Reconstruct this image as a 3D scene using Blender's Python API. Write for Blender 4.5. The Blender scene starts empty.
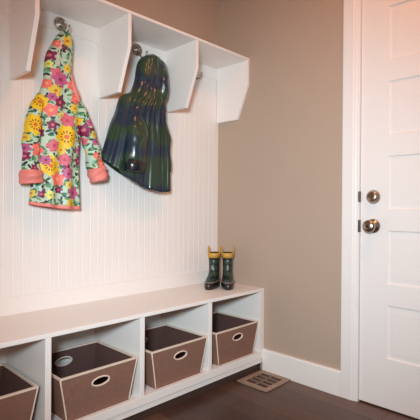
import bpy, bmesh, math, random
from mathutils import Vector, Matrix, noise

scene = bpy.context.scene
COL = scene.collection
random.seed(4)

# ------------------------------------------------------------------ helpers
def link(name, mesh, mat=None, parent=None, smooth=False):
    o = bpy.data.objects.new(name, mesh)
    COL.objects.link(o)
    if mat is not None:
        mesh.materials.append(mat)
    if smooth:
        for p in mesh.polygons:
            p.use_smooth = True
    if parent is not None:
        o.parent = parent
    return o


def obj(name, bm, mat=None, parent=None, smooth=False):
    bmesh.ops.recalc_face_normals(bm, faces=bm.faces[:])
    me = bpy.data.meshes.new(name)
    bm.to_mesh(me)
    bm.free()
    return link(name, me, mat, parent, smooth)


def tag(o, label, cat, group=None, kind=None):
    if label:
        o['label'] = label
    if cat:
        o['category'] = cat
    if group:
        o['group'] = group
    if kind:
        o['kind'] = kind
    return o


def empty(name, loc=(0, 0, 0), rz=0.0):
    o = bpy.data.objects.new(name, None)
    o.empty_display_size = 0.05
    COL.objects.link(o)
    o.location = loc
    o.rotation_euler = (0, 0, rz)
    return o


def shift(bm, d):
    bmesh.ops.translate(bm, verts=bm.verts[:], vec=d)
    return bm


def add_box(bm, x0, x1, y0, y1, z0, z1, bev=0.0):
    vs = [bm.verts.new((x, y, z)) for x in (x0, x1) for y in (y0, y1) for z in (z0, z1)]
    idx = [(0, 1, 3, 2), (4, 6, 7, 5), (0, 4, 5, 1), (2, 3, 7, 6), (0, 2, 6, 4), (1, 5, 7, 3)]
    fs = [bm.faces.new([vs[i] for i in f]) for f in idx]
    if bev > 0:
        es = set()
        for f in fs:
            es.update(f.edges)
        bmesh.ops.bevel(bm, geom=list(es), offset=bev, segments=2, affect='EDGES', profile=0.5)
    return bm


def box(x0, x1, y0, y1, z0, z1, bev=0.0):
    return add_box(bmesh.new(), x0, x1, y0, y1, z0, z1, bev)


def add_prism(bm, prof, axis, a0, a1, bev=0.0):
    """prof: list of 2D points in the two other axes (in x,y,z order), extruded along axis."""
    def mk(p, a):
        if axis == 0:
            return (a, p[0], p[1])
        if axis == 1:
            return (p[0], a, p[1])
        return (p[0], p[1], a)
    A = [bm.verts.new(mk(p, a0)) for p in prof]
    B = [bm.verts.new(mk(p, a1)) for p in prof]
    fs = [bm.faces.new(A), bm.faces.new(B[::-1])]
    n = len(prof)
    for i in range(n):
        fs.append(bm.faces.new([A[i], A[(i + 1) % n], B[(i + 1) % n], B[i]]))
    if bev > 0:
        es = set()
        for f in fs:
            es.update(f.edges)
        bmesh.ops.bevel(bm, geom=list(es), offset=bev, segments=2, affect='EDGES', profile=0.5)
    return bm


def add_rings(bm, rings, cap0=True, cap1=True, closed=True):
    """skin a list of equal-length vertex rings"""
    R = [[bm.verts.new(p) for p in r] for r in rings]
    n = len(R[0])
    for a, b in zip(R[:-1], R[1:]):
        for i in range(n if closed else n - 1):
            j = (i + 1) % n
            bm.faces.new([a[i], a[j], b[j], b[i]])
    if cap0:
        bm.faces.new(R[0][::-1])
    if cap1:
        bm.faces.new(R[-1])
    return R


def add_lathe(bm, prof, n=32, origin=(0, 0, 0), axis='Z'):
    """prof: list of (radius, height)"""
    rings = []
    ox, oy, oz = origin
    for r, h in prof:
        ring = []
        for i in range(n):
            a = 2 * math.pi * i / n
            c, s = r * math.cos(a), r * math.sin(a)
            if axis == 'Z':
                ring.append((ox + c, oy + s, oz + h))
            elif axis == '-Y':
                ring.append((ox + c, oy - h, oz + s))
            else:  # '-X'
                ring.append((ox - h, oy + c, oz + s))
        rings.append(ring)
    add_rings(bm, rings)
    return bm


def catmull(pts, n):
    """resample a polyline of tuples smoothly to n points"""
    P = [Vector(p) for p in pts]
    P = [P[0] * 2 - P[1]] + P + [P[-1] * 2 - P[-2]]
    m = len(pts) - 1
    out = []
    for k in range(n):
        t = k / (n - 1) * m
        i = min(int(t), m - 1)
        u = t - i
        p0, p1, p2, p3 = P[i], P[i + 1], P[i + 2], P[i + 3]
        out.append(0.5 * ((2 * p1) + (p2 - p0) * u + (2 * p0 - 5 * p1 + 4 * p2 - p3) * u * u
                          + (3 * p1 - p0 - 3 * p2 + p3) * u ** 3))
    return out


def add_tube(bm, pts, rad, n=10, steps=None, cap=True):
    """round tube along points; rad a number or a list of radii at the points"""
    if steps is None:
        steps = len(pts) * 5
    C = catmull([tuple(p) for p in pts], steps)
    if not isinstance(rad, (list, tuple)):
        rad = [rad] * len(pts)
    RR = catmull([(r, 0, 0) for r in rad], steps)
    up = Vector((0, 0, 1))
    rings = []
    prev = None
    for i in range(steps):
        t = (C[min(i + 1, steps - 1)] - C[max(i - 1, 0)]).normalized()
        if prev is None:
            a = t.cross(up)
            if a.length < 1e-3:
                a = t.cross(Vector((1, 0, 0)))
            a.normalize()
        else:
            a = prev - t * prev.dot(t)
            a.normalize()
        prev = a
        b = t.cross(a)
        r = RR[i].x
        rings.append([C[i] + a * (r * math.cos(2 * math.pi * k / n)) + b * (r * math.sin(2 * math.pi * k / n)) for k in range(n)])
    add_rings(bm, rings, cap, cap)
    return bm


# ------------------------------------------------------------------ materials
def srgb(r, g, b):
    def f(c):
        c /= 255.0
        return c / 12.92 if c <= 0.04045 else ((c + 0.055) / 1.055) ** 2.4
    return (f(r), f(g), f(b), 1.0)


def mat(name, col, rough=0.5, metal=0.0, bump=0.0, bscale=200.0, var=0.0, vscale=4.0, coat=0.0, spec=0.5):
    m = bpy.data.materials.new(name)
    m.use_nodes = True
    nt = m.node_tree
    b = nt.nodes['Principled BSDF']
    b.inputs['Base Color'].default_value = col
    b.inputs['Roughness'].default_value = rough
    b.inputs['Metallic'].default_value = metal
    b.inputs['Coat Weight'].default_value = coat
    b.inputs['Specular IOR Level'].default_value = spec
    tc = nt.nodes.new('ShaderNodeTexCoord')
    if var > 0:
        nz = nt.nodes.new('ShaderNodeTexNoise')
        nz.inputs['Scale'].default_value = vscale
        nz.inputs['Detail'].default_value = 4
        nt.links.new(tc.outputs['Object'], nz.inputs['Vector'])
        mx = nt.nodes.new('ShaderNodeMixRGB')
        mx.blend_type = 'MIX'
        mx.inputs[1].default_value = col
        mx.inputs[2].default_value = tuple(c * (1 - var) for c in col[:3]) + (1,)
        nt.links.new(nz.outputs['Fac'], mx.inputs[0])
        nt.links.new(mx.outputs[0], b.inputs['Base Color'])
    if bump > 0:
        nz = nt.nodes.new('ShaderNodeTexNoise')
        nz.inputs['Scale'].default_value = bscale
        nz.inputs['Detail'].default_value = 3
        nt.links.new(tc.outputs['Object'], nz.inputs['Vector'])
        bp = nt.nodes.new('ShaderNodeBump')
        bp.inputs['Strength'].default_value = bump
        bp.inputs['Distance'].default_value = 0.002
        nt.links.new(nz.outputs['Fac'], bp.inputs['Height'])
        nt.links.new(bp.outputs['Normal'], b.inputs['Normal'])
    return m


M = {}
M['tan'] = mat('tan_wall_paint', srgb(182, 160, 143), 0.85, bump=0.12, bscale=90, var=0.03, spec=0.25)
M['white'] = mat('white_cabinet_paint', srgb(238, 232, 228), 0.42, bump=0.03, bscale=60, spec=0.4)
M['bead'] = mat('white_beadboard_paint', srgb(238, 232, 228), 0.5, spec=0.4)
M['door'] = mat('white_door_paint', srgb(236, 230, 228), 0.4, bump=0.03, bscale=80, spec=0.4)
M['ceiling'] = mat('ceiling_paint', srgb(235, 230, 222), 0.9, bump=0.2, bscale=60)
M['nickel'] = mat('satin_nickel', srgb(176, 162, 148), 0.28, metal=1.0)
M['pewter'] = mat('pewter', srgb(190, 175, 160), 0.36, metal=1.0, bump=0.3, bscale=220, var=0.45, vscale=90)
M['strike'] = mat('aged_bronze', srgb(84, 70, 62), 0.4, metal=0.9)
M['keyhole'] = mat('dark_keyway', srgb(30, 26, 24), 0.5)
M['darkwood_toe_shade'] = mat('dark_wood_and_toe_shade', srgb(78, 58, 50), 0.4, var=0.35, vscale=18)  # stained wood of the threshold, and the toe-kick shade as a colour
M['trim_cream'] = mat('cream_piping', srgb(226, 205, 188), 0.75, bump=0.15, bscale=500)
M['coral'] = mat('coral_lining', srgb(238, 138, 128), 0.6, var=0.2, vscale=30, bump=0.15, bscale=120)
M['rubber_green'] = None
M['rubber_black'] = mat('black_rubber', srgb(34, 28, 30), 0.3, coat=0.2)
M['rubber_yellow'] = mat('yellow_rubber', srgb(202, 156, 66), 0.4, var=0.12, vscale=40)
M['pale_rubber'] = mat('pale_rubber', srgb(150, 140, 134), 0.4)
M['bootlining'] = mat('dark_boot_lining', srgb(52, 32, 28), 0.9)
M['lampglass'] = mat('lamp_glass', srgb(250, 240, 225), 0.4)


def basket_mat():
    m = mat('brown_basket_fabric', srgb(128, 94, 80), 0.85, spec=0.25)
    nt = m.node_tree
    b = nt.nodes['Principled BSDF']
    tc = nt.nodes.new('ShaderNodeTexCoord')
    w1 = nt.nodes.new('ShaderNodeTexWave')
    w1.inputs['Scale'].default_value = 180
    w1.bands_direction = 'Z'
    w2 = nt.nodes.new('ShaderNodeTexWave')
    w2.inputs['Scale'].default_value = 180
    w2.bands_direction = 'X'
    nz = nt.nodes.new('ShaderNodeTexNoise')
    nz.inputs['Scale'].default_value = 60
    for n in (w1, w2, nz):
        nt.links.new(tc.outputs['Object'], n.inputs['Vector'])
    ad = nt.nodes.new('ShaderNodeMath')
    ad.operation = 'ADD'
    nt.links.new(w1.outputs['Fac'], ad.inputs[0])
    nt.links.new(w2.outputs['Fac'], ad.inputs[1])
    bp = nt.nodes.new('ShaderNodeBump')
    bp.inputs['Strength'].default_value = 0.15
    bp.inputs['Distance'].default_value = 0.001
    nt.links.new(ad.outputs[0], bp.inputs['Height'])
    nt.links.new(bp.outputs['Normal'], b.inputs['Normal'])
    mx = nt.nodes.new('ShaderNodeMixRGB')
    mx.inputs[1].default_value = srgb(144, 108, 92)
    mx.inputs[2].default_value = srgb(124, 90, 76)
    nt.links.new(nz.outputs['Fac'], mx.inputs[0])
    nt.links.new(mx.outputs[0], b.inputs['Base Color'])
    return m


M['basket'] = basket_mat()


def floor_mat():
    m = mat('dark_wood_planks', srgb(90, 64, 52), 0.38)
    nt = m.node_tree
    b = nt.nodes['Principled BSDF']
    tc = nt.nodes.new('ShaderNodeTexCoord')
    mp = nt.nodes.new('ShaderNodeMapping')
    mp.inputs['Rotation'].default_value = (0, 0, math.radians(90))
    nt.links.new(tc.outputs['Object'], mp.inputs['Vector'])
    br = nt.nodes.new('ShaderNodeTexBrick')
    br.inputs['Scale'].default_value = 1.0
    br.inputs['Brick Width'].default_value = 1.1
    br.inputs['Row Height'].default_value = 0.125
    br.inputs['Mortar Size'].default_value = 0.0018
    br.inputs['Color1'].default_value = srgb(106, 77, 64)
    br.inputs['Color2'].default_value = srgb(72, 51, 44)
    br.inputs['Mortar'].default_value = srgb(34, 24, 22)
    nt.links.new(mp.outputs[0], br.inputs['Vector'])
    mp2 = nt.nodes.new('ShaderNodeMapping')
    mp2.inputs['Scale'].default_value = (30, 2.2, 1)
    nt.links.new(tc.outputs['Object'], mp2.inputs['Vector'])
    nz = nt.nodes.new('ShaderNodeTexNoise')
    nz.inputs['Scale'].default_value = 1.6
    nz.inputs['Detail'].default_value = 6
    nt.links.new(mp2.outputs[0], nz.inputs['Vector'])
    rp = nt.nodes.new('ShaderNodeValToRGB')
    rp.color_ramp.elements[0].color = (0.62, 0.6, 0.6, 1)
    rp.color_ramp.elements[1].color = (1.2, 1.15, 1.1, 1)
    nt.links.new(nz.outputs['Fac'], rp.inputs[0])
    mx = nt.nodes.new('ShaderNodeMixRGB')
    mx.blend_type = 'MULTIPLY'
    mx.inputs[0].default_value = 1
    nt.links.new(br.outputs['Color'], mx.inputs[1])
    nt.links.new(rp.outputs[0], mx.inputs[2])
    nt.links.new(mx.outputs[0], b.inputs['Base Color'])
    return m


M['floor'] = floor_mat()


def boot_mat():
    m = mat('dark_green_rubber', srgb(42, 66, 56), 0.32, coat=0.15)
    nt = m.node_tree
    b = nt.nodes['Principled BSDF']
    tc = nt.nodes.new('ShaderNodeTexCoord')
    sp = nt.nodes.new('ShaderNodeSeparateXYZ')
    nt.links.new(tc.outputs['Object'], sp.inputs[0])
    w = nt.nodes.new('ShaderNodeMath')
    w.operation = 'MULTIPLY'
    w.inputs[1].default_value = 30.0
    nt.links.new(sp.outputs['Z'], w.inputs[0])
    fr = nt.nodes.new('ShaderNodeMath')
    fr.operation = 'FRACT'
    nt.links.new(w.outputs[0], fr.inputs[0])
    gt = nt.nodes.new('ShaderNodeMath')
    gt.operation = 'GREATER_THAN'
    gt.inputs[1].default_value = 0.62
    nt.links.new(fr.outputs[0], gt.inputs[0])
    mx = nt.nodes.new('ShaderNodeMixRGB')
    mx.inputs[1].default_value = srgb(40, 60, 52)
    mx.inputs[2].default_value = srgb(28, 38, 42)
    nt.links.new(gt.outputs[0], mx.inputs[0])
    nt.links.new(mx.outputs[0], b.inputs['Base Color'])
    return m


M['rubber_green'] = boot_mat()


# The print of the child's coat: type, x, z, radius of every flower on the cloth (metres)
FLOWERS = [
    ('y', -1.065, 1.656, 0.0209),
    ('y', -1.069, 1.532, 0.0163),
    ('c', -1.111, 1.635, 0.0163),
    ('m', -1.142, 1.579, 0.0233),
    ('g', -1.146, 1.540, 0.0140),
    ('p', -1.115, 1.500, 0.0233),
    ('k', -1.101, 1.477, 0.0279),
    ('c', -1.155, 1.455, 0.0186),
    ('y', -1.124, 1.425, 0.0233),
    ('m', -1.105, 1.377, 0.0233),
    ('k', -1.137, 1.397, 0.0163),
    ('Y', -1.189, 1.366, 0.0349),
    ('c', -1.141, 1.340, 0.0233),
    ('g', -1.096, 1.322, 0.0163),
    ('c', -1.050, 1.462, 0.0186),
    ('c', -1.030, 1.408, 0.0209),
    ('y', -1.035, 1.363, 0.0186),
    ('p', -1.068, 1.304, 0.0279),
    ('y', -1.015, 1.312, 0.0186),
    ('m', -0.985, 1.276, 0.0256),
    ('k', -0.955, 1.312, 0.0186),
    ('Y', -1.214, 1.266, 0.0372),
    ('m', -1.184, 1.241, 0.0163),
    ('y', -1.247, 1.212, 0.0140),
    ('c', -1.201, 1.163, 0.0256),
    ('k', -1.255, 1.166, 0.0186),
    ('m', -1.251, 1.134, 0.0163),
    ('p', -1.131, 1.188, 0.0233),
    ('m', -1.136, 1.277, 0.0186),
    ('g', -1.144, 1.139, 0.0140),
    ('Y', -1.072, 1.233, 0.0419),
    ('y', -0.944, 1.258, 0.0140),
    ('p', -0.985, 1.226, 0.0140),
    ('k', -0.934, 1.227, 0.0140),
    ('c', -0.933, 1.163, 0.0140),
    ('y', -0.979, 1.172, 0.0140),
    ('k', -1.004, 1.183, 0.0140),
    ('m', -1.004, 1.134, 0.0186),
    ('p', -1.081, 1.132, 0.0233),
    ('m', -1.071, 1.091, 0.0186),
    ('y', -1.095, 1.174, 0.0186),
    ('Y', -1.144, 1.101, 0.0349),
    ('c', -1.112, 1.047, 0.0256),
    ('m', -1.105, 1.000, 0.0140),
    ('m', -1.176, 0.980, 0.0140),
    ('y', -1.213, 0.983, 0.0140),
    ('g', -1.148, 0.977, 0.0163),
    ('k', -1.066, 1.071, 0.0209),
    ('y', -1.061, 1.023, 0.0149),
    ('k', -1.037, 0.989, 0.0256),
    ('y', -1.051, 0.940, 0.0209),
    ('c', -0.902, 1.133, 0.0186),
    ('m', -1.083, 1.625, 0.0116),
    ('k', -1.162, 1.125, 0.0186),
    ('m', -1.217, 1.087, 0.0140),
]


def nmath(nt, op, a, b=None, c=None):
    n = nt.nodes.new('ShaderNodeMath')
    n.operation = op
    for i, v in enumerate((a, b, c)):
        if v is None:
            continue
        if isinstance(v, (int, float)):
            n.inputs[i].default_value = v
        else:
            nt.links.new(v, n.inputs[i])
    return n.outputs[0]


def nmix(nt, fac, a, b):
    n = nt.nodes.new('ShaderNodeMixRGB')
    for i, v in enumerate((fac, a, b)):
        if isinstance(v, (int, float, tuple)):
            n.inputs[i].default_value = v
        else:
            nt.links.new(v, n.inputs[i])
    return n.outputs[0]


def floral_mat():
    m = mat('floral_print_cloth', srgb(190, 214, 190), 0.5, spec=0.4)
    nt = m.node_tree
    b = nt.nodes['Principled BSDF']
    tc = nt.nodes.new('ShaderNodeTexCoord')
    sp = nt.nodes.new('ShaderNodeSeparateXYZ')
    nt.links.new(tc.outputs['Object'], sp.inputs[0])
    X, Z = sp.outputs['X'], sp.outputs['Z']
    cb = nt.nodes.new('ShaderNodeCombineXYZ')
    nt.links.new(X, cb.inputs[0])
    nt.links.new(Z, cb.inputs[1])
    P = cb.outputs[0]
    # small wobble so that no outline is a perfect circle
    nz = nt.nodes.new('ShaderNodeTexNoise')
    nz.inputs['Scale'].default_value = 45
    nt.links.new(P, nz.inputs['Vector'])
    wob = nmath(nt, 'MULTIPLY', nmath(nt, 'SUBTRACT', nz.outputs['Fac'], 0.5), 0.35)
    col = None
    base = srgb(186, 206, 184)

    def leaves(scale, seed, long_, size, colour, under):
        mp = nt.nodes.new('ShaderNodeMapping')
        mp.inputs['Location'].default_value = (seed, seed * 0.7, 0)
        nt.links.new(P, mp.inputs['Vector'])
        vo = nt.nodes.new('ShaderNodeTexVoronoi')
        vo.voronoi_dimensions = '2D'
        vo.inputs['Scale'].default_value = scale
        vo.inputs['Randomness'].default_value = 0.9
        nt.links.new(mp.outputs[0], vo.inputs['Vector'])
        s = nt.nodes.new('ShaderNodeVectorMath')
        s.operation = 'SUBTRACT'
        nt.links.new(mp.outputs[0], s.inputs[0])
        nt.links.new(vo.outputs['Position'], s.inputs[1])
        rt = nt.nodes.new('ShaderNodeVectorRotate')
        rt.rotation_type = 'Z_AXIS'
        nt.links.new(s.outputs[0], rt.inputs['Vector'])
        sc = nt.nodes.new('ShaderNodeSeparateColor')
        nt.links.new(vo.outputs['Color'], sc.inputs[0])
        nt.links.new(nmath(nt, 'MULTIPLY', sc.outputs[0], 6.28), rt.inputs['Angle'])
        s2 = nt.nodes.new('ShaderNodeSeparateXYZ')
        nt.links.new(rt.outputs[0], s2.inputs[0])
        dx = nmath(nt, 'DIVIDE', s2.outputs[0], long_)
        d = nmath(nt, 'SQRT', nmath(nt, 'ADD', nmath(nt, 'MULTIPLY', dx, dx),
                                    nmath(nt, 'MULTIPLY', s2.outputs[1], s2.outputs[1])))
        mask = nmath(nt, 'LESS_THAN', d, size)
        mask = nmath(nt, 'MULTIPLY', mask, nmath(nt, 'GREATER_THAN', sc.outputs[1], 0.16))
        return nmix(nt, mask, under, colour)

    col = leaves(26, 0.3, 2.0, 0.0066, srgb(140, 190, 168), base)
    col = leaves(34, 1.7, 2.1, 0.0056, srgb(58, 112, 78), col)
    col = leaves(38, 4.1, 2.0, 0.0046, srgb(46, 50, 54), col)
    col = leaves(30, 7.9, 2.2, 0.0050, srgb(92, 146, 92), col)
    kinds = {
        'y': (srgb(226, 192, 66), srgb(196, 120, 40), 5, 0.16),
        'Y': (srgb(236, 194, 36), srgb(150, 60, 36), 9, 0.10),
        'g': (srgb(222, 220, 120), srgb(170, 160, 60), 5, 0.16),
        'c': (srgb(236, 116, 104), srgb(248, 164, 120), 5, 0.14),
        'p': (srgb(212, 104, 120), srgb(190, 70, 90), 5, 0.15),
        'k': (srgb(188, 88, 132), srgb(130, 44, 90), 6, 0.16),
        'm': (srgb(128, 34, 76), srgb(206, 110, 120), 5, 0.20),
    }
    for i, (t, fx, fz, fr) in enumerate(FLOWERS):
        fx, fz = fx + 1.09, fz - 0.93        # measured from the coat's own base point
        petal, heart, n, amp = kinds[t]
        dx = nmath(nt, 'SUBTRACT', X, fx)
        dz = nmath(nt, 'SUBTRACT', Z, fz)
        r = nmath(nt, 'SQRT', nmath(nt, 'MULTIPLY_ADD', dx, dx, nmath(nt, 'MULTIPLY', dz, dz)))
        rr = nmath(nt, 'DIVIDE', r, fr * 1.22)
        ang = nmath(nt, 'ARCTAN2', dz, dx)
        pet = nmath(nt, 'COSINE', nmath(nt, 'MULTIPLY_ADD', ang, float(n), i * 1.3))
        lim = nmath(nt, 'ADD', nmath(nt, 'MULTIPLY_ADD', pet, amp, 1.0 - amp * 0.6), wob)
        col = nmix(nt, nmath(nt, 'LESS_THAN', rr, lim), col, petal)
        if t == 'Y':      # ring of dark stamens
            dots = nmath(nt, 'COSINE', nmath(nt, 'MULTIPLY_ADD', ang, 11.0, i * 0.7))
            ring = nmath(nt, 'LESS_THAN', nmath(nt, 'ABSOLUTE', nmath(nt, 'SUBTRACT', rr, 0.42)), 0.10)
            mk = nmath(nt, 'MULTIPLY', ring, nmath(nt, 'GREATER_THAN', dots, 0.1))
            col = nmix(nt, mk, col, heart)
            col = nmix(nt, nmath(nt, 'LESS_THAN', rr, 0.2), col, srgb(214, 110, 50))
        else:
            col = nmix(nt, nmath(nt, 'LESS_THAN', rr, 0.25), col, heart)
    nt.links.new(col, b.inputs['Base Color'])
    return m


def slicker_mat():
    """glossy dark cloth, wide hand-dyed bands of navy and olive green"""
    m = mat('navy_green_slicker', srgb(34, 44, 56), 0.34, coat=0.5, spec=0.5)
    nt = m.node_tree
    b = nt.nodes['Principled BSDF']
    tc = nt.nodes.new('ShaderNodeTexCoord')
    nz = nt.nodes.new('ShaderNodeTexNoise')
    nz.inputs['Scale'].default_value = 9
    nz.inputs['Detail'].default_value = 3
    nt.links.new(tc.outputs['Object'], nz.inputs['Vector'])
    sp = nt.nodes.new('ShaderNodeSeparateXYZ')
    nt.links.new(tc.outputs['Object'], sp.inputs[0])
    w = nmath(nt, 'MULTIPLY', sp.outputs['Z'], 34.0)
    w = nmath(nt, 'MULTIPLY_ADD', nz.outputs['Fac'], 9.0, w)
    s = nmath(nt, 'MULTIPLY_ADD', nmath(nt, 'SINE', w), 0.5, 0.5)
    rp = nt.nodes.new('ShaderNodeValToRGB')
    e = rp.color_ramp.elements
    e[0].position = 0.30
    e[0].color = srgb(24, 42, 60)
    e[1].position = 0.72
    e[1].color = srgb(38, 60, 44)
    nt.links.new(s, rp.inputs[0])
    nt.links.new(rp.outputs[0], b.inputs['Base Color'])
    n2 = nt.nodes.new('ShaderNodeTexNoise')
    n2.inputs['Scale'].default_value = 18
    n2.inputs['Detail'].default_value = 3
    mp = nt.nodes.new('ShaderNodeMapping')
    mp.inputs['Scale'].default_value = (1.0, 1.0, 0.22)
    nt.links.new(tc.outputs['Object'], mp.inputs['Vector'])
    nt.links.new(mp.outputs[0], n2.inputs['Vector'])
    bp = nt.nodes.new('ShaderNodeBump')
    bp.inputs['Strength'].default_value = 0.25
    bp.inputs['Distance'].default_value = 0.012
    nt.links.new(n2.outputs['Fac'], bp.inputs['Height'])
    nt.links.new(bp.outputs['Normal'], b.inputs['Normal'])
    return m


M['floral'] = floral_mat()
M['slicker'] = slicker_mat()
M['slicker_dark'] = mat('dark_slicker_edge', srgb(24, 26, 34), 0.3, coat=0.3)

# ------------------------------------------------------------------ the room
W = 0.419                      # one cubby
BH, BD = 0.470, 0.381          # bench height and depth
ROOM_X, ROOM_Y, ROOM_Z = -3.1, -3.0, 2.62
DY0, DY1, DTOP = -0.9476, -1.762, 1.985   # door leaf

o = obj('floor', box(ROOM_X, 0.14, ROOM_Y, 0.0, -0.05, 0.0), M['floor'])
tag(o, 'dark stained wood plank floor', 'floor', kind='structure')
o = obj('ceiling', box(ROOM_X, 0.14, ROOM_Y, 0.12, ROOM_Z, ROOM_Z + 0.05), M['ceiling'])
tag(o, 'white ceiling', 'ceiling', kind='structure')
o = obj('wall_left', box(ROOM_X, 0.14, 0.0, 0.12, -0.05, ROOM_Z), M['tan'])
tag(o, 'tan painted wall behind the bench and coat shelf', 'wall', kind='structure')
bm = bmesh.new()
add_box(bm, 0, 0.14, DY0 + 0.015, 0.0, -0.05, ROOM_Z)
add_box(bm, 0, 0.14, ROOM_Y, DY1 - 0.015, -0.05, ROOM_Z)
add_box(bm, 0, 0.14, DY1 - 0.015, DY0 + 0.015, DTOP + 0.012, ROOM_Z)
o = obj('wall_right', bm, M['tan'])
tag(o, 'tan painted wall that holds the white door', 'wall', kind='structure')
# unseen rear wall, with an opening added for a warm fill light
WY0, WY1, WZ0, WZ1 = -2.75, -1.45, 0.45, 1.75
bm = bmesh.new()
add_box(bm, ROOM_X - 0.12, ROOM_X, ROOM_Y, WY0, -0.05, ROOM_Z)
add_box(bm, ROOM_X - 0.12, ROOM_X, WY1, 0.12, -0.05, ROOM_Z)
add_box(bm, ROOM_X - 0.12, ROOM_X, WY0, WY1, -0.05, WZ0)
add_box(bm, ROOM_X - 0.12, ROOM_X, WY0, WY1, WZ1, ROOM_Z)
o = obj('wall_rear', bm, M['tan'])
tag(o, 'tan wall with an opening added for fill light, facing the white door', 'wall', kind='structure')
o = obj('wall_front', box(ROOM_X, 0.14, ROOM_Y - 0.12, ROOM_Y, -0.05, ROOM_Z), M['tan'])
tag(o, 'tan wall facing the coat shelf', 'wall', kind='structure')
bm = bmesh.new()
for y0, y1, z0, z1 in ((WY0, WY0 + 0.05, WZ0, WZ1), (WY1 - 0.05, WY1, WZ0, WZ1), (WY0, WY1, WZ0, WZ0 + 0.05),
                       (WY0, WY1, WZ1 - 0.05, WZ1), ((WY0 + WY1) / 2 - 0.02, (WY0 + WY1) / 2 + 0.02, WZ0, WZ1)):
    add_box(bm, ROOM_X - 0.09, ROOM_X - 0.03, y0, y1, z0, z1)
o = obj('added_window_1', bm, M['white'])  # unseen frame, added with the opening for the fill light
tag(o, 'added white frame round the fill light opening', 'window', kind='structure')

# beadboard between the bench and the hook rail: shallow V grooves
bm = bmesh.new()
prof = []
pitch = 0.0405
x = -2.35
pts = [(x, 0.0), (x, -0.010)]
while x + pitch < -0.002:
    pts += [(x + pitch - 0.009, -0.010), (x + pitch - 0.0065, -0.0091), (x + pitch - 0.004, -0.0103),
            (x + pitch - 0.0012, -0.0103), (x + pitch, -0.010)]
    x += pitch
pts += [(-0.0005, -0.010), (-0.0005, 0.0)]
pts = [p for p in pts]
add_prism(bm, pts, 2, 0.54, 1.725)
o = obj('trim_1', bm, M['bead'])
tag(o, 'white grooved beadboard panelling above the bench', 'panelling', kind='structure')

bm = bmesh.new()
add_prism(bm, [(0.0, 0.4705), (-0.016, 0.4705), (-0.016, 0.541), (-0.0125, 0.547), (0.0, 0.547)], 0, -2.35, -0.0005)
o = obj('baseboard_left', bm, M['white'])
tag(o, 'flat white board along the foot of the beadboard', 'baseboard', kind='structure')
bm = bmesh.new()
add_prism(bm, [(0.0, 0.0), (-0.016, 0.0), (-0.016, 0.117), (-0.012, 0.125), (0.0, 0.125)], 1, -0.8600, -BD - 0.0005)
o = obj('baseboard_right', bm, M['white'])
tag(o, 'white baseboard between the bench and the door casing', 'baseboard', kind='structure')

# door casing, jambs and leaf
def casing_profile(s):
    # (y, x) across the casing from the outer edge to the inner, s = +1 / -1
    return [(0.0, 0.0), (0.0, -0.013), (0.003, -0.014), (0.054, -0.014), (0.058, -0.0115), (0.066, -0.0115),
            (0.070, -0.0095), (0.0765, -0.0090), (0.078, -0.007), (0.078, 0.0)]
bm = bmesh.new()
add_prism(bm, [(px, -0.8605 - py) for py, px in casing_profile(1)], 2, 0.0, DTOP + 0.089)
o = obj('trim_2', bm, M['door'])
tag(o, 'white door casing beside the knobs', 'door casing', kind='structure')
bm = bmesh.new()
add_prism(bm, [(px, DY1 - 0.0886 + py) for py, px in casing_profile(1)], 2, 0.0, DTOP + 0.089)
o = obj('trim_3', bm, M['door'])
tag(o, 'white door casing on the hinge side', 'door casing', kind='structure')
bm = bmesh.new()
add_prism(bm, [(px, DTOP + 0.089 - py) for py, px in casing_profile(1)], 1, DY1 - 0.010, DY0 + 0.0106)
o = obj('trim_4', bm, M['door'])
tag(o, 'white head casing over the door', 'door casing', kind='structure')
bm = bmesh.new()
add_box(bm, -0.006, 0.14, DY0 + 0.0025, DY0 + 0.015, 0, DTOP + 0.012)
add_box(bm, -0.006, 0.14, DY1 - 0.015, DY1 - 0.0025, 0, DTOP + 0.012)
add_box(bm, -0.006, 0.14, DY1 - 0.0025, DY0 + 0.0025, DTOP + 0.0025, DTOP + 0.012)
add_box(bm, 0.055, 0.14, DY0 - 0.012, DY0 + 0.0025, 0, DTOP + 0.0025)
add_box(bm, 0.055, 0.14, DY1 - 0.0025, DY1 + 0.012, 0, DTOP + 0.0025)
jamb = obj('trim_5', bm, M['door'])
tag(jamb, 'white door jamb', 'door jamb', kind='structure')
for z0, z1 in ((0.960, 1.010), (0.815, 0.873)):
    obj('strike_plate', box(-0.0085, 0.010, DY0 - 0.0014, DY0 + 0.0065, z0, z1, 0.001), M['strike'], jamb)
o = obj('threshold', box(0.055, 0.14, DY1, DY0, 0, 0.012), M['darkwood_toe_shade'], jamb)

# the leaf: stiles and rails with five moulded panels
bm = bmesh.new()
FX = 0.006
pan = [(0.236, 0.482), (0.580, 0.827), (0.924, 1.171), (1.269, 1.515), (1.615, 1.860)]
py0, py1 = DY0 - 0.130, DY1 + 0.130
def quad(a, b, c, d):
    bm.faces.new([bm.verts.new(p) for p in (a, b, c, d)])
def rect(y0, y1, z0, z1, x):
    quad((x, y0, z0), (x, y1, z0), (x, y1, z1), (x, y0, z1))
rect(DY0 - 0.0003, py0, 0.008, DTOP, FX)
rect(py1, DY1 + 0.0003, 0.008, DTOP, FX)
zz = [0.008] + [v for p in pan for v in p] + [DTOP]
for a, b_ in zip(zz[0::2], zz[1::2]):
    rect(py0, py1, a, b_, FX)
steps_ = [(0.0, 0.0), (0.004, 0.0060), (0.010, 0.0068), (0.026, 0.0055), (0.032, 0.0050)]
for z0, z1 in pan:
    prev = None
    for ins, dep in steps_:
        cur = [(FX + dep, py0 - ins, z0 + ins), (FX + dep, py1 + ins, z0 + ins), (FX + dep, py1 + ins, z1 - ins), (FX + dep, py0 - ins, z1 - ins)]
        if prev:
            for i in range(4):
                quad(prev[i], prev[(i + 1) % 4], cur[(i + 1) % 4], cur[i])
        prev = cur
    quad(*prev)
bx = FX + 0.044
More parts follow.
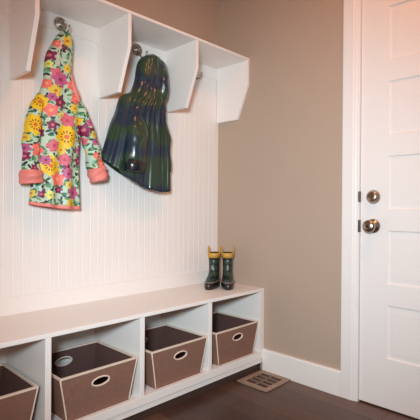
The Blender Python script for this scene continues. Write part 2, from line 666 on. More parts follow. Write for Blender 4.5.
rect(DY0 - 0.0003, DY1 + 0.0003, 0.008, DTOP, bx)
for (ya, yb, za, zb) in ((DY0 - 0.0003, DY0 - 0.0003, 0.008, DTOP), (DY1 + 0.0003, DY1 + 0.0003, 0.008, DTOP)):
    quad((FX, ya, za), (bx, ya, za), (bx, ya, zb), (FX, ya, zb))
for z in (0.008, DTOP):
    quad((FX, DY0 - 0.0003, z), (FX, DY1 + 0.0003, z), (bx, DY1 + 0.0003, z), (bx, DY0 - 0.0003, z))
bmesh.ops.remove_doubles(bm, verts=bm.verts[:], dist=1e-5)
door = obj('door_1', bm, M['door'])
tag(door, 'white panelled door with a nickel knob and deadbolt', 'door', kind='structure')
KY = -1.010
# deadbolt: rose, thumb turn
bm = bmesh.new()
add_lathe(bm, [(0.033, 0.0), (0.033, 0.004), (0.030, 0.011), (0.0245, 0.016), (0.0235, 0.020), (0.019, 0.023), (0.0, 0.0235)], 40, (FX, KY, 0.983), '-X')
db = obj('deadbolt', bm, M['nickel'], door, True)
db['label'] = 'round satin nickel deadbolt'
bm = bmesh.new()
add_prism(bm, [(-0.013, -0.0045), (0.013, -0.0045), (0.016, 0.0), (0.013, 0.0045), (-0.013, 0.0045), (-0.016, 0.0)], 0, FX - 0.036, FX - 0.022, 0.0012)
shift(bm, (0, KY, 0.983))
obj('thumb_turn', bm, M['nickel'], db, False)
bm = bmesh.new()
add_lathe(bm, [(0.034, 0.0), (0.034, 0.004), (0.030, 0.010), (0.0175, 0.014), (0.0135, 0.022), (0.0135, 0.026), (0.019, 0.031),
               (0.0265, 0.037), (0.0300, 0.045), (0.0290, 0.053), (0.023, 0.059), (0.012, 0.0622), (0.0, 0.0625)], 40, (FX, KY, 0.846), '-X')
kn = obj('door_knob', bm, M['nickel'], door, True)
kn['label'] = 'round satin nickel knob'
bm = bmesh.new()
add_lathe(bm, [(0.009, 0.0600), (0.009, 0.0640), (0.007, 0.0650), (0.0, 0.0650)], 20, (FX, KY, 0.846), '-X')
obj('lock_button', bm, M['strike'], kn, True)

# ------------------------------------------------------------------ bench
bench = empty('storage_bench', (-1.15, -BD / 2, 0))
tag(bench, 'long white built-in storage bench with open cubbies against the beadboard', 'bench')
BX0 = -2.40
def bpart(name, bm, m=M['white'], label=None):
    shift(bm, (1.15, BD / 2, 0))
    o = obj(name, bm, m, bench)
    if label:
        o['label'] = label
    return o
bpart('bench_top', box(BX0, -0.001, -BD, -0.0005, 0.453, BH, 0.0025))
bpart('cubby_floor', box(BX0, -0.001, -BD, -0.0125, 0.074, 0.111, 0.0015))
bpart('plinth', add_box(box(BX0, -0.001, -BD + 0.007, -BD + 0.022, 0.046, 0.0735, 0.001), BX0, -0.001, -BD + 0.010, -0.04, 0.05, 0.0735))
bpart('toe_strip', box(BX0, -0.001, -0.357, -0.342, 0.0005, 0.0455, 0.001), M['darkwood_toe_shade'], 'toe-kick strip coloured dark for the shade')  # dark colour stands for the shade in the toe-kick recess
bpart('back_panel', box(BX0, -0.001, -0.012, -0.0005, 0.0005, 0.4525))
for i in range(5):
    cx = -0.0205 if i == 0 else -0.441 - (i - 1) * W
    hw = 0.0195 if i == 0 else 0.0115
    bpart('divider', box(cx - hw, cx + hw, -BD + 0.0008, -0.0125, 0.1112, 0.4528, 0.0015))
bpart('side_panel', box(BX0 - 0.018, BX0 - 0.0002, -BD, -0.0005, 0.0, BH, 0.002))

# ------------------------------------------------------------------ coat shelf
shelf = empty('coat_shelf', (-1.15, 0, 1.4585))
tag(shelf, 'white wall-mounted coat shelf with angled dividers above the beadboard', 'shelf')
def spart(name, bm, label=None):
    shift(bm, (1.15, 0, -1.4585))
    o = obj(name, bm, M['white'], shelf)
    if label:
        o['label'] = label
    return o
SD1, SD2, ZT, ZK, ZB = 0.2603, 0.180, 1.8116, 1.6536, 1.4585
SX0 = -2.40
spart('top_board', box(SX0, -0.0005, -SD1 - 0.001, -0.0005, ZT - 0.013, ZT, 0.0015))
for i in range(6):
    cx = -0.0100 - i * W if i == 0 else -0.006 - i * 0.4222
    bm = bmesh.new()
    add_prism(bm, [(-0.0130, ZB), (-SD2, ZB), (-SD1, ZK), (-SD1, ZT - 0.0132), (-0.0130, ZT - 0.0132)], 0, cx - 0.009, cx + 0.009, 0.0015)
    spart('divider', bm)
spart('hook_rail', box(SX0, -0.0005, -0.0125, -0.0002, 1.7255, ZT - 0.0133, 0.0012))

# ------------------------------------------------------------------ hooks
def make_hook(x, z, label):
    root = empty('coat_hook', (x, -0.0127, z))
    tag(root, label, 'hook', 'round coat hooks on the rail')
    bm = bmesh.new()
    add_lathe(bm, [(0.030, 0.0), (0.0315, 0.003), (0.030, 0.006), (0.027, 0.0065), (0.025, 0.0045), (0.0235, 0.004), (0.022, 0.006),
                   (0.012, 0.0075), (0.0105, 0.0105), (0.006, 0.0125), (0.0, 0.013)], 36, (0, 0, 0), '-Y')
    for k in range(10):       # beaded ornament round the centre
        a = 2 * math.pi * k / 10
        add_lathe(bm, [(0.0042, 0.004), (0.0040, 0.0075), (0.0022, 0.0092), (0.0, 0.0096)], 8,
                  (0.0172 * math.cos(a), 0, 0.0172 * math.sin(a)), '-Y')
    obj('rosette', bm, M['pewter'], root, True)
    bm = bmesh.new()
    add_tube(bm, [(0, -0.004, -0.010), (0, -0.020, -0.020), (0, -0.034, -0.040), (0, -0.052, -0.056), (0, -0.074, -0.052), (0, -0.084, -0.034)],
             [0.0048, 0.0045, 0.004, 0.0036, 0.0036, 0.004], 10, 30)
    add_lathe(bm, [(0.0, -0.006), (0.004, -0.0045), (0.0058, 0.0), (0.004, 0.0045), (0.0, 0.006)], 12, (0, -0.0845, -0.031), 'Z')
    obj('hook', bm, M['pewter'], root, True)
    return root
make_hook(-1.058, 1.757, 'round pewter hook holding the flowered coat')
make_hook(-0.632, 1.755, 'round pewter hook holding the dark shiny coat')
make_hook(-0.238, 1.735, 'empty metal hook nearest the room corner')

# ------------------------------------------------------------------ storage baskets
def make_basket():
    root = empty('storage_basket', (0, 0, 0))
    TW, BW, TD, BDp, HH = 0.1735, 0.140, 0.160, 0.148, 0.176   # half widths / depths, height
    th = 0.004
    def rim_sag(s):           # the front and back rims sag a little in the middle
        return 0.0
    bm = bmesh.new()
    def panel(sy, hz):
        """front (sy=-1) or back wall, a slanting sheet with an oval hand hole"""
        n = 48
        cx_, cz_ = 0.0, hz
        def P(x, z, off=0.0):
            t = z / HH
            return (x, sy * (BDp + (TD - BDp) * t - off), z)
        # outline hit by rays from the hole centre
        hole, outer = [], []
        for k in range(n):
            a = 2 * math.pi * k / n
            hole.append((cx_ + 0.0365 * math.cos(a), cz_ + 0.0148 * math.sin(a)))
        corners = [(-BW, 0), (BW, 0), (TW, HH), (-TW, HH)]
        for k in range(n):
            a = 2 * math.pi * k / n
            d = (math.cos(a), math.sin(a))
            best = None
            for q in range(4):
                p1, p2 = corners[q], corners[(q + 1) % 4]
                ex, ez = p2[0] - p1[0], p2[1] - p1[1]
                den = d[0] * ez - d[1] * ex
                if abs(den) < 1e-9:
                    continue
                t = ((p1[0] - cx_) * ez - (p1[1] - cz_) * ex) / den
                u = ((p1[0] - cx_) * d[1] - (p1[1] - cz_) * d[0]) / den
                if t > 0 and -1e-6 <= u <= 1 + 1e-6 and (best is None or t < best):
                    best = t
            outer.append([cx_ + d[0] * best, cz_ + d[1] * best])
        for c in corners:     # snap the nearest ray to each corner
            k = min(range(n), key=lambda k: (outer[k][0] - c[0]) ** 2 + (outer[k][1] - c[1]) ** 2)
            outer[k] = list(c)
        for off in (0.0, th):
            H_ = [bm.verts.new(P(x, z, off)) for x, z in hole]
            O_ = [bm.verts.new(P(x, z, off)) for x, z in outer]
            for k in range(n):
                j = (k + 1) % n
                bm.faces.new([H_[k], H_[j], O_[j], O_[k]])
            if off == 0.0:
                H0, O0 = H_, O_
        for k in range(n):
            j = (k + 1) % n
            bm.faces.new([H0[k], H0[j], H_[j], H_[k]])
            bm.faces.new([O0[k], O0[j], O_[j], O_[k]])
    panel(-1, 0.122)
    panel(1, 0.122)
    for sx in (-1, 1):
        vs = []
        for off in (0.0, th):
            vs.append([(sx * (BW - off), -BDp, 0), (sx * (BW - off), BDp, 0), (sx * (TW - off), TD, HH), (sx * (TW - off), -TD, HH)])
        add_rings(bm, vs)
    add_box(bm, -BW, BW, -BDp, BDp, 0.0, 0.004)
    bmesh.ops.recalc_face_normals(bm, faces=bm.faces[:])
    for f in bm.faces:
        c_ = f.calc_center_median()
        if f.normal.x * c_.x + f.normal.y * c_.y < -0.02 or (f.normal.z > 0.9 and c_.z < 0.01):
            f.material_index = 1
    fb = obj('fabric_body', bm, M['basket'], root)
    fb.data.materials.append(M['basket_lining'])
    # cream piping: rim and the four edges
    r = 0.0042
    bm = bmesh.new()
    rim = [(-TW, -TD), (TW, -TD), (TW, TD), (-TW, TD)]
    rings = []
    for ins, dz in ((-0.0020, -0.006), (-0.0020, 0.0015), (0.0055, 0.0015), (0.0055, -0.006)):
        rings.append([(x + (ins if x < 0 else -ins), y + (ins if y < 0 else -ins), HH + dz) for x, y in rim])
    R = add_rings(bm, rings, False, False)
    for i in range(4):
        bm.faces.new([R[3][i], R[3][(i + 1) % 4], R[0][(i + 1) % 4], R[0][i]])
    obj('rim_binding', bm, M['trim_cream'], root)
    for sx in (-1, 1):
        for sy in (-1, 1):
            bm = bmesh.new()
            add_tube(bm, [(sx * BW, sy * BDp, 0.003), (sx * (BW + TW) / 2, sy * (BDp + TD) / 2, HH / 2), (sx * TW, sy * TD, HH - 0.004)], 0.0030, 8, 8)
            obj('edge_piping', bm, M['trim_cream'], root, True)
    for sy in (-1, 1):        # oval grommets round the hand holes
        bm = bmesh.new()
        rings = []
        for da, off in ((0.0, 0.0055), (0.0, -0.002), (0.003, -0.0032), (0.0065, -0.002), (0.0065, 0.0055)):
            ring = []
            for k in range(40):
                a = 2 * math.pi * k / 40
                x, z = (0.0358 + da) * math.cos(a), 0.122 + (0.0143 + da) * math.sin(a)
                ring.append((x, sy * (BDp + (TD - BDp) * z / HH - off), z))
            rings.append(ring)
        R = add_rings(bm, rings, False, False)
        for k in range(40):
            j = (k + 1) % 40
            bm.faces.new([R[4][k], R[4][j], R[0][j], R[0][k]])
        obj('handle_grommet', bm, M['trim_cream'], root, True)
    return root


def copy_tree(o, parent=None):
    c = o.copy()
    COL.objects.link(c)
    if parent is not None:
        c.parent = parent
    for ch in [h for h in bpy.data.objects if h.parent == o]:
        copy_tree(ch, c)
    return c


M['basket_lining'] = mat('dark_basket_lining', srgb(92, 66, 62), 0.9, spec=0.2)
basket = make_basket()
spots = [(-0.2182, 'brown fabric storage basket in the bench cubby below the rain boots'),
         (-0.630, 'brown fabric storage basket in the second bench cubby from the room corner'),
         (-1.056, 'brown fabric storage basket in the third bench cubby from the corner, below the flowered coat'),
         (-1.487, 'brown fabric storage basket in the cubby cut off by the left edge of the photo')]
for i, (x, lab) in enumerate(spots):
    b_ = basket if i == 0 else copy_tree(basket)
    b_.location = (x, -0.212, 0.1113)
    tag(b_, lab, 'basket', 'brown baskets in the bench cubbies')

# ------------------------------------------------------------------ rain boots
def make_boot(label):
    root = empty('rain_boot')
    tag(root, label, 'boot', 'pair of rain boots on the bench')
    n = 40
    def ring(z, front, back, wf, wb, grow=0.0):
        pts = []
        for k in range(n):
            a = 2 * math.pi * k / n
            c, s = math.cos(a), math.sin(a)
            L = front if s < 0 else back
            e = 0.85
            L = L * (1.16 if s < 0 and z < 0.07 else 1.0)
            y = (abs(s) ** e) * (-1 if s < 0 else 1) * (L + grow)
            wy = (wf if s < 0 else wb) * 0.90
            pts.append(((abs(c) ** e) * (1 if c > 0 else -1) * (wy + grow), y, z))
        return pts
    # (z, toe reach, heel reach, half width front, half width back); the toe points to -y
    foot = [(0.000, 0.108, 0.044, 0.036, 0.030), (0.010, 0.113, 0.047, 0.038, 0.032), (0.022, 0.114, 0.047, 0.039, 0.033),
            (0.041, 0.110, 0.046, 0.0385, 0.033), (0.052, 0.098, 0.045, 0.037, 0.033), (0.063, 0.078, 0.044, 0.035, 0.033),
            (0.074, 0.058, 0.043, 0.033, 0.032), (0.092, 0.045, 0.042, 0.0315, 0.0315), (0.115, 0.040, 0.041, 0.031, 0.031),
            (0.150, 0.041, 0.041, 0.0325, 0.0325), (0.180, 0.043, 0.043, 0.0340, 0.0340)]
    bm = bmesh.new()
    add_rings(bm, [ring(*f) for f in foot])
    obj('green_shaft', bm, M['rubber_green'], root, True)
    # black sole and toe cap
    bm = bmesh.new()
    R = [ring(*f, grow=0.0035) for f in foot[:4]]
    R[0] = ring(0.0, 0.108, 0.044, 0.036, 0.030, 0.004)
    add_rings(bm, R + [ring(*foot[3], grow=0.0002)], True, False)
    obj('rubber_sole', bm, M['rubber_black'], root, True)
    bm = bmesh.new()
    add_rings(bm, [ring(0.0395, 0.1105, 0.046, 0.0385, 0.033, g) if i not in (1, 2) else ring(0.0395 + dz, 0.1105, 0.046, 0.0385, 0.033, g)
                   for i, (g, dz) in enumerate(((0.0005, 0), (0.0038, 0.0), (0.0036, 0.0022)))] + [ring(0.0420, 0.1085, 0.0455, 0.038, 0.033, 0.0003)], False, False)
    obj('welt_line', bm, M['pale_rubber'], root, True)
    # yellow top band, open, with a dark lining inside
    bm = bmesh.new()
    rr = [(0.176, 0.0), (0.176, 0.0035), (0.192, 0.005), (0.205, 0.0058), (0.206, 0.0035), (0.196, 0.001), (0.182, -0.001)]
    add_rings(bm, [ring(z, 0.043, 0.043, 0.034, 0.034, g) for z, g in rr], False, False)
    obj('top_band', bm, M['rubber_yellow'], root, True)
    bm = bmesh.new()
    add_rings(bm, [ring(z, 0.043, 0.043, 0.034, 0.034, g) for z, g in ((0.2045, 0.0030), (0.194, 0.000), (0.1815, -0.001))], False, True)
    obj('lining', bm, M['bootlining'], root, True)
    for s in (-1, 1):
        bm = bmesh.new()
        add_tube(bm, [(s * 0.0330, -0.010, 0.197), (s * 0.0335, -0.010, 0.222), (s * 0.0345, 0.0, 0.243), (s * 0.0335, 0.010, 0.222), (s * 0.0330, 0.010, 0.197)], 0.0034, 8, 24)
        obj('pull_loop', bm, M['rubber_yellow'], root, True)
    # small pale patch on the front of the shaft
    bm = bmesh.new()
    rings = []
    for z, w in ((0.106, 0.002), (0.110, 0.0042), (0.120, 0.0048), (0.128, 0.0042), (0.132, 0.002)):
        rings.append([(w * math.cos(2 * math.pi * k / 12), -0.0418 - 0.0014 * math.sin(2 * math.pi * k / 12), z) for k in range(12)])
    add_rings(bm, rings)
    obj('pale_patch', bm, M['pale_rubber'], root, True)
    for ch in [h for h in bpy.data.objects if h.parent == root]:
        for v in ch.data.vertices:
            v.co.z *= 0.96
    return root


b1 = make_boot('dark green rain boot with yellow top, the one nearer the beadboard')
b1.location = (-0.163, -0.137, BH + 0.0002)
b1.rotation_euler = (0, 0, math.radians(-62))
b2 = make_boot('dark green rain boot with yellow top, the one nearer the tan wall and door')
b2.location = (-0.108, -0.193, BH + 0.0002)
b2.rotation_euler = (0, 0, math.radians(-46))

# ------------------------------------------------------------------ floor register
reg = empty('floor_register', (-0.126, -0.478, 0))
tag(reg, 'wooden floor vent let into the dark floor by the baseboard', 'floor vent')
VX0, VX1, VY0, VY1 = -0.108, 0.108, -0.097, 0.100
bm = bmesh.new()
w = 0.030
add_box(bm, VX0, VX1, VY0, VY0 + w, 0.0004, 0.007, 0.002)
add_box(bm, VX0, VX1, VY1 - w, VY1, 0.0004, 0.007, 0.002)
add_box(bm, VX0, VX0 + w, VY0 + w, VY1 - w, 0.0004, 0.0068, 0.0)
add_box(bm, VX1 - w, VX1, VY0 + w, VY1 - w, 0.0004, 0.0068, 0.0)
M['duct'] = mat('dark_duct', srgb(70, 48, 40), 0.8)
M['oak'] = mat('brown_register_wood', srgb(168, 138, 120), 0.45, var=0.3, vscale=25)
obj('frame', bm, M['oak'], reg)
bm = bmesh.new()
inner = (VX1 - VX0 - 2 * w)
for k in range(1, 4):
    x = VX0 + w + inner * k / 4.0
    add_box(bm, x - 0.0075, x + 0.0075, VY0 + w, VY1 - w, 0.0012, 0.0062, 0.0)
M['oak_dark'] = mat('dark_register_slats', srgb(128, 98, 84), 0.45, var=0.3, vscale=25)
add_box(bm, VX0 + w, VX1 - w, -0.004, 0.008, 0.001, 0.0055)
obj('grille', bm, M['oak_dark'], reg)
obj('duct', box(VX0 + w, VX1 - w, VY0 + w, VY1 - w, 0.0002, 0.0008), M['duct'], reg)

# ------------------------------------------------------------------ coats
def sheet_tube(left, right, rows, cols, ymid, depth, fold, sag=0.0, back=-0.016, power=0.75, lift=0.0):
    """A hanging garment body: closed flattened tube between a left and a right outline
    (lists of (x, z)); depth(v) half thickness, fold(u, v) extra outward push on the front."""
    L = catmull([(a, b, 0) for a, b in left], rows)
    R = catmull([(a, b, 0) for a, b in right], rows)
    rings = []
    for i in range(rows):
        v = i / (rows - 1)
        l, r = L[i], R[i]
        ring = []
        for k in range(cols):
            a = 2 * math.pi * k / cols
            u = 0.5 - 0.5 * math.cos(a)           # 0 left .. 1 right
            s = math.sin(a)
            x = l.x + (r.x - l.x) * u
            z = l.y + (r.y - l.y) * u - sag(v) * (4 * u * (1 - u)) if sag else l.y + (r.y - l.y) * u
            d = depth(v) * (abs(s) ** power)
            if a <= math.pi:                      # front
                y = ymid(v) - d - fold(u, v) * (abs(s) ** 0.5)
            else:
                y = min(ymid(v) + d * 0.8, back)
                z += lift * abs(s) * max(0.0, (v - 0.85) / 0.15)
            ring.append((x, y, z))
        rings.append(ring)
    return rings


def sleeve_rings(path, wide, thick, n=28, steps=34, wrinkle=0.004, seed=0.0, freq=70.0):
    """path: 3D points; wide/thick: half width and half thickness at the points"""
    C = catmull(path, steps)
    Wd = catmull([(a, b, 0) for a, b in zip(wide, thick)], steps)
    rings = []
    for i in range(steps):
        t = (C[min(i + 1, steps - 1)] - C[max(i - 1, 0)]).normalized()
        a = t.cross(Vector((0, -1, 0))).normalized()
        b = t.cross(a).normalized()
        if b.y > 0:
            b = -b
        ring = []
        for k in range(n):
            an = 2 * math.pi * k / n
            w = wrinkle * math.sin(freq * C[i].z + 2.2 * math.sin(an + seed) + seed) + wrinkle * 2.2 * noise.noise(C[i] * 24 + Vector((seed + 1.6 * math.cos(an), 1.6 * math.sin(an), 0)))
            p = C[i] + a * ((Wd[i].x + w * 0.5) * math.cos(an)) + b * ((Wd[i].y + w) * math.sin(an))
            if p.y > -0.015:
                p.y = -0.015
            ring.append(p)
        rings.append(ring)
    return rings


# ---- flowered coat
coat = empty('flowered_coat', (-1.09, -0.07, 0.93))
tag(coat, 'child\'s hooded coat printed with yellow, pink and purple flowers, hanging under the shelf', 'coat')
def cpart(name, bm, m, label=None, parent=None, smooth=True):
    if parent is None:
        shift(bm, (1.09, 0.07, -0.93))
        o = obj(name, bm, m, coat, smooth)
    else:
        shift(bm, (1.09, 0.07, -0.93))
        o = obj(name, bm, m, parent, smooth)
    if label:
        o['label'] = label
    return o
J1L = [(-1.078, 1.706), (-1.098, 1.682), (-1.118, 1.644), (-1.146, 1.585), (-1.154, 1.514), (-1.158, 1.471), (-1.172, 1.426), (-1.188, 1.381),
       (-1.192, 1.316), (-1.197, 1.209), (-1.204, 1.102), (-1.210, 1.009), (-1.216, 0.945)]
J1R = [(-1.066, 1.712), (-1.040, 1.698), (-1.028, 1.662), (-1.028, 1.616), (-1.031, 1.561), (-1.029, 1.508), (-1.012, 1.457), (-0.985, 1.412),
       (-0.982, 1.348), (-0.991, 1.233), (-0.997, 1.118), (-0.993, 1.018), (-0.990, 0.927)]
def d1(v):
    return 0.030 + 0.016 * math.sin(min(v * 2.2, 1) * math.pi * 0.5) - (0.020 * (1 - min(v / 0.10, 1)))
def f1(u, v):
    g = 0.016 * max(0, v - 0.25)
    return (g * math.sin(u * 17 + v * 3) + 0.004 * noise.noise(Vector((u * 5, v * 9, 1.3)))
            - 0.012 * math.exp(-((u - 0.42 - 0.1 * math.sin(v * 8)) / 0.05) ** 2) * (1 if v < 0.32 else max(0, 1 - (v - 0.32) * 5)))
bm = bmesh.new()
add_rings(bm, sheet_tube(J1L, J1R, 90, 96, lambda v: -0.062, d1, f1, lambda v: 0.006 * v), True, False)
body = cpart('coat_body', bm, M['floral'])
sol = body.modifiers.new('cloth', 'SOLIDIFY')
sol.thickness = 0.003
sol.offset = -1
# coral lining that shows as a band at the hem
JL = [(-1.2163, 0.949), (-1.2175, 0.943), (-1.2180, 0.936)]
JR = [(-0.9895, 0.931), (-0.9885, 0.924), (-0.9885, 0.916)]
bm = bmesh.new()
add_rings(bm, sheet_tube(JL, JR, 6, 96, lambda v: -0.062, lambda v: d1(1) + 0.0015, lambda u, v: f1(u, 1.0) , lambda v: 0.006), False, False)
hem = cpart('hem_binding', bm, M['coral'], 'coral hem')
sol = hem.modifiers.new('cloth', 'SOLIDIFY')
sol.thickness = 0.004
sol.offset = -1
# hood edge: the coral lining turned out along the right side of the neck
bm = bmesh.new()
add_tube(bm, [(-1.046, -0.084, 1.545), (-1.044, -0.088, 1.510), (-1.038, -0.092, 1.470), (-1.022, -0.096, 1.430), (-1.008, -0.098, 1.400)],
         [0.003, 0.009, 0.012, 0.013, 0.006], 12, 26)
cpart('hood_lining', bm, M['coral'], 'coral lining')
# grey zip line down the hood
bm = bmesh.new()
add_tube(bm, [(-1.094, -0.104, 1.655), (-1.105, -0.106, 1.61), (-1.112, -0.107, 1.57), (-1.108, -0.107, 1.535)], 0.0028, 8, 16)
cpart('zip', bm, M['trim_cream'], 'pale zip')
# folded-cloth tabs and sleeves
for pth, wd, th, seed, cuffp, cw, ct in (
    ([(-1.172, -0.062, 1.405), (-1.196, -0.075, 1.330), (-1.214, -0.082, 1.240), (-1.221, -0.084, 1.150), (-1.222, -0.085, 1.070)],
     [0.016, 0.030, 0.034, 0.034, 0.034], [0.020, 0.034, 0.036, 0.034, 0.033], 0.4,
     [(-1.222, -0.088, 1.079), (-1.221, -0.088, 1.052), (-1.219, -0.088, 1.024)], [0.042, 0.047, 0.046], [0.040, 0.044, 0.042]),
    ([(-1.006, -0.062, 1.432), (-0.982, -0.075, 1.345), (-0.952, -0.082, 1.255), (-0.931, -0.084, 1.180), (-0.914, -0.085, 1.104)],
     [0.014, 0.028, 0.035, 0.038, 0.040], [0.020, 0.034, 0.036, 0.034, 0.033], 2.1,
     [(-0.914, -0.088, 1.110), (-0.907, -0.088, 1.080), (-0.900, -0.088, 1.050)], [0.042, 0.046, 0.044], [0.040, 0.043, 0.041])):
    bm = bmesh.new()
    add_rings(bm, sleeve_rings(pth, wd, th, 28, 34, 0.004, seed), True, True)
    sl = cpart('sleeve', bm, M['floral'])
    bm = bmesh.new()
    rg = sleeve_rings(cuffp, cw, ct, 28, 14, 0.004, seed, 160.0)
    rg2 = sleeve_rings([cuffp[-1], tuple(Vector(cuffp[-1]) * 0.7 + Vector(cuffp[0]) * 0.3)], [cw[-1] * 0.85] * 2, [ct[-1] * 0.8] * 2, 28, 3, 0.002, seed)
    add_rings(bm, rg + rg2, True, True)
    cpart('turned_cuff', bm, M['coral'], 'coral turned-back cuff', sl)

# ---- dark shiny coat
slick = empty('shiny_raincoat', (-0.65, -0.07, 1.02))
tag(slick, 'child\'s dark navy and green shiny hooded raincoat hanging by its hood', 'raincoat')
def kpart(name, bm, m, label=None, parent=None):
    shift(bm, (0.65, 0.07, -1.02))
    o = obj(name, bm, m, parent or slick, True)
    if label:
        o['label'] = label
    return o
J2L = [(-0.606, 1.722), (-0.640, 1.702), (-0.664, 1.672), (-0.676, 1.630), (-0.684, 1.577), (-0.712, 1.511), (-0.772, 1.474), (-0.803, 1.390),
       (-0.831, 1.328), (-0.858, 1.238), (-0.884, 1.155)]
J2R = [(-0.586, 1.724), (-0.550, 1.712), (-0.525, 1.688), (-0.511, 1.642), (-0.508, 1.567), (-0.509, 1.492), (-0.506, 1.440), (-0.500, 1.380),
       (-0.482, 1.320), (-0.470, 1.180), (-0.463, 1.017)]
def d2(v):
    return 0.040 + 0.018 * math.sin(min(v * 1.8, 1) * math.pi * 0.5) - 0.024 * (1 - min(v / 0.10, 1))
def f2(u, v):
    g = 0.011 * min(1, max(0, (v - 0.40) * 7.0))
    rad = g * noise.noise(Vector((u * 12, v * 1.6, 0.7))) * 1.7 + 0.8 * g * noise.noise(Vector((u * 26, v * 2.0, 3.7)))
    crumple = 0.003 * noise.noise(Vector((u * 13, v * 15, 4.4))) * math.exp(-((v - 0.36) / 0.12) ** 2) + 0.0012 * noise.noise(Vector((u * 16 + v * 9, v * 22, 9.4)))
    rad += crumple
    hood = 0.016 * noise.noise(Vector((u * 6 + v * 2, v * 3, 8.2))) * (1 - min(1, v / 0.5))
    pl = abs(math.sin(u * 30 + 0.9 * math.sin(u * 7) + 1.2 * v))
    rad += 2.0 * g * (1 - pl) ** 2 * (0.35 + 0.65 * u) * min(1.0, 0.35 + max(0.0, v - 0.40) * 2.2) - 0.006 * math.exp(-((v - 0.415) / 0.02) ** 2)
    return rad + hood + 0.006 * noise.noise(Vector((u * 3, v * 4, 5.1)))
bm = bmesh.new()
add_rings(bm, sheet_tube(J2L, J2R, 100, 130, lambda v: -0.075, d2, f2, lambda v: 0.058 * max(0, v - 0.35) / 0.65, lift=0.04), True, False)
kb = kpart('coat_body', bm, M['slicker'])
sol = kb.modifiers.new('cloth', 'SOLIDIFY')
sol.thickness = 0.003
sol.offset = -1
# hood: deeper cowl on the right of the neck
bm = bmesh.new()
add_rings(bm, sleeve_rings([(-0.575, -0.078, 1.706), (-0.540, -0.095, 1.665), (-0.535, -0.105, 1.600), (-0.533, -0.108, 1.530), (-0.535, -0.100, 1.468)],
                           [0.018, 0.030, 0.031, 0.028, 0.010], [0.018, 0.032, 0.038, 0.034, 0.008], 28, 34, 0.003, 1.0, 30))
kpart('hood', bm, M['slicker'])
bm = bmesh.new()
add_rings(bm, sleeve_rings([(-0.700, -0.110, 1.425), (-0.716, -0.128, 1.350), (-0.722, -0.140, 1.270), (-0.727, -0.143, 1.200), (-0.734, -0.142, 1.135)],
                           [0.036, 0.052, 0.060, 0.060, 0.056], [0.018, 0.038, 0.044, 0.044, 0.042], 28, 40, 0.004, 0.2, 34))
sv = kpart('sleeve', bm, M['slicker'])
bm = bmesh.new()
add_rings(bm, sleeve_rings([(-0.732, -0.143, 1.150), (-0.736, -0.143, 1.122), (-0.738, -0.143, 1.098)], [0.054, 0.056, 0.052], [0.044, 0.045, 0.042], 28, 8, 0.004, 0.2, 55))
kpart('cuff', bm, M['slicker_dark'], 'dark cuff', sv)
bm = bmesh.new()
add_rings(bm, sleeve_rings([(-0.520, -0.075, 1.420), (-0.502, -0.080, 1.340), (-0.492, -0.082, 1.260), (-0.484, -0.082, 1.180), (-0.482, -0.080, 1.120)],
                           [0.012, 0.018, 0.020, 0.021, 0.020], [0.02, 0.034, 0.036, 0.036, 0.030], 24, 34, 0.003, 3.2, 34))
kpart('sleeve', bm, M['slicker'])

# ------------------------------------------------------------------ lamp, lights, camera
lampo = empty('ceiling_lamp', (-0.7, -1.5, ROOM_Z))
tag(lampo, 'round flush ceiling lamp', 'lamp')
bm = bmesh.new()
add_lathe(bm, [(0.0, 0.0), (0.31, 0.0), (0.315, -0.012), (0.31, -0.025), (0.0, -0.025)], 36)
obj('base', bm, M['nickel'], lampo, True)

E_REAR, C_REAR = 11.5, (1.0, 0.40, 0.10)
E_LAMP, C_LAMP = 12.5, (1.0, 0.38, 0.14)
E_FLASH, C_FLASH = 226, (0.73, 0.925, 1.0)


def area(name, loc, rot, sx, sy, energy, col):
    l = bpy.data.lights.new(name, 'AREA')
    l.shape = 'RECTANGLE'
    l.size, l.size_y = sx, sy
    l.energy = energy
    l.color = col
    o = bpy.data.objects.new(name, l)
    COL.objects.link(o)
    o.location = loc
    o.rotation_euler = rot
    return o

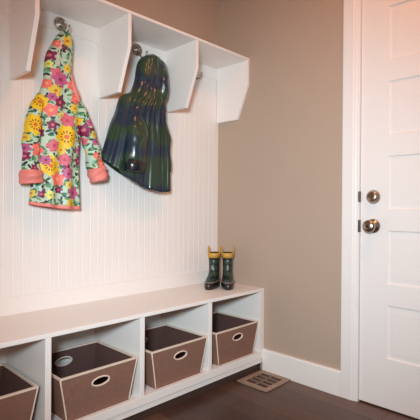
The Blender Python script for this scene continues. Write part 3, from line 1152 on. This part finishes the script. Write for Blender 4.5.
area('rear_fill_light', (ROOM_X - 0.02, (WY0 + WY1) / 2, (WZ0 + WZ1) / 2), (0, math.radians(-90), 0), WZ1 - WZ0 - 0.1, WY1 - WY0 - 0.1, E_REAR, C_REAR)  # warm fill light added behind the viewer, no known source there
l = bpy.data.lights.new('ceiling_bulb', 'AREA')
l.shape = 'DISK'
l.size = 0.60
l.energy = E_LAMP
l.color = C_LAMP
lo = bpy.data.objects.new('ceiling_bulb', l)
COL.objects.link(lo)
lo.location = (-0.7, -1.5, ROOM_Z - 0.035)

# the photographer's soft flash, up and to the left of the camera
l = bpy.data.lights.new('flash', 'SPOT')
l.shadow_soft_size = 0.12
l.spot_size = math.radians(79)
l.spot_blend = 1.0
l.energy = E_FLASH
l.color = C_FLASH
lo = bpy.data.objects.new('flash', l)
COL.objects.link(lo)
lo.location = (-2.20, -1.90, 1.16)
lo.rotation_euler = (Vector((-0.15, -0.30, 0.80)) - lo.location).to_track_quat('-Z', 'Y').to_euler()

w = bpy.data.worlds.new('sky')
scene.world = w
w.use_nodes = True
w.node_tree.nodes['Background'].inputs[0].default_value = (0.75, 0.85, 1.0, 1)
w.node_tree.nodes['Background'].inputs[1].default_value = 1.0

cam = bpy.data.cameras.new('camera')
co = bpy.data.objects.new('camera', cam)
COL.objects.link(co)
yaw, pit, rol = math.radians(45.7536), math.radians(-0.2126), math.radians(0.3755)
fw = Vector((math.sin(yaw) * math.cos(pit), math.cos(yaw) * math.cos(pit), math.sin(pit)))
r_ = Vector((math.cos(yaw), -math.sin(yaw), 0))
u_ = r_.cross(fw)
r2 = r_ * math.cos(rol) + u_ * math.sin(rol)
u2 = -r_ * math.sin(rol) + u_ * math.cos(rol)
mtx = Matrix(((r2.x, u2.x, -fw.x, -1.9852), (r2.y, u2.y, -fw.y, -1.875), (r2.z, u2.z, -fw.z, 0.9241), (0, 0, 0, 1)))
co.matrix_world = mtx
cam.sensor_width = 36
cam.lens = 430.84 / 420 * 36
cam.clip_start = 0.02
scene.camera = co

scene.view_settings.view_transform = 'Standard'
scene.view_settings.look = 'None'
scene.view_settings.gamma = 1
scene.view_settings.use_curve_mapping = False
scene.view_settings.exposure = 0.0
scene.cycles.use_denoising = True
scene.cycles.max_bounces = 10
scene.cycles.diffuse_bounces = 6
scene.cycles.caustics_reflective = False
scene.cycles.caustics_refractive = False
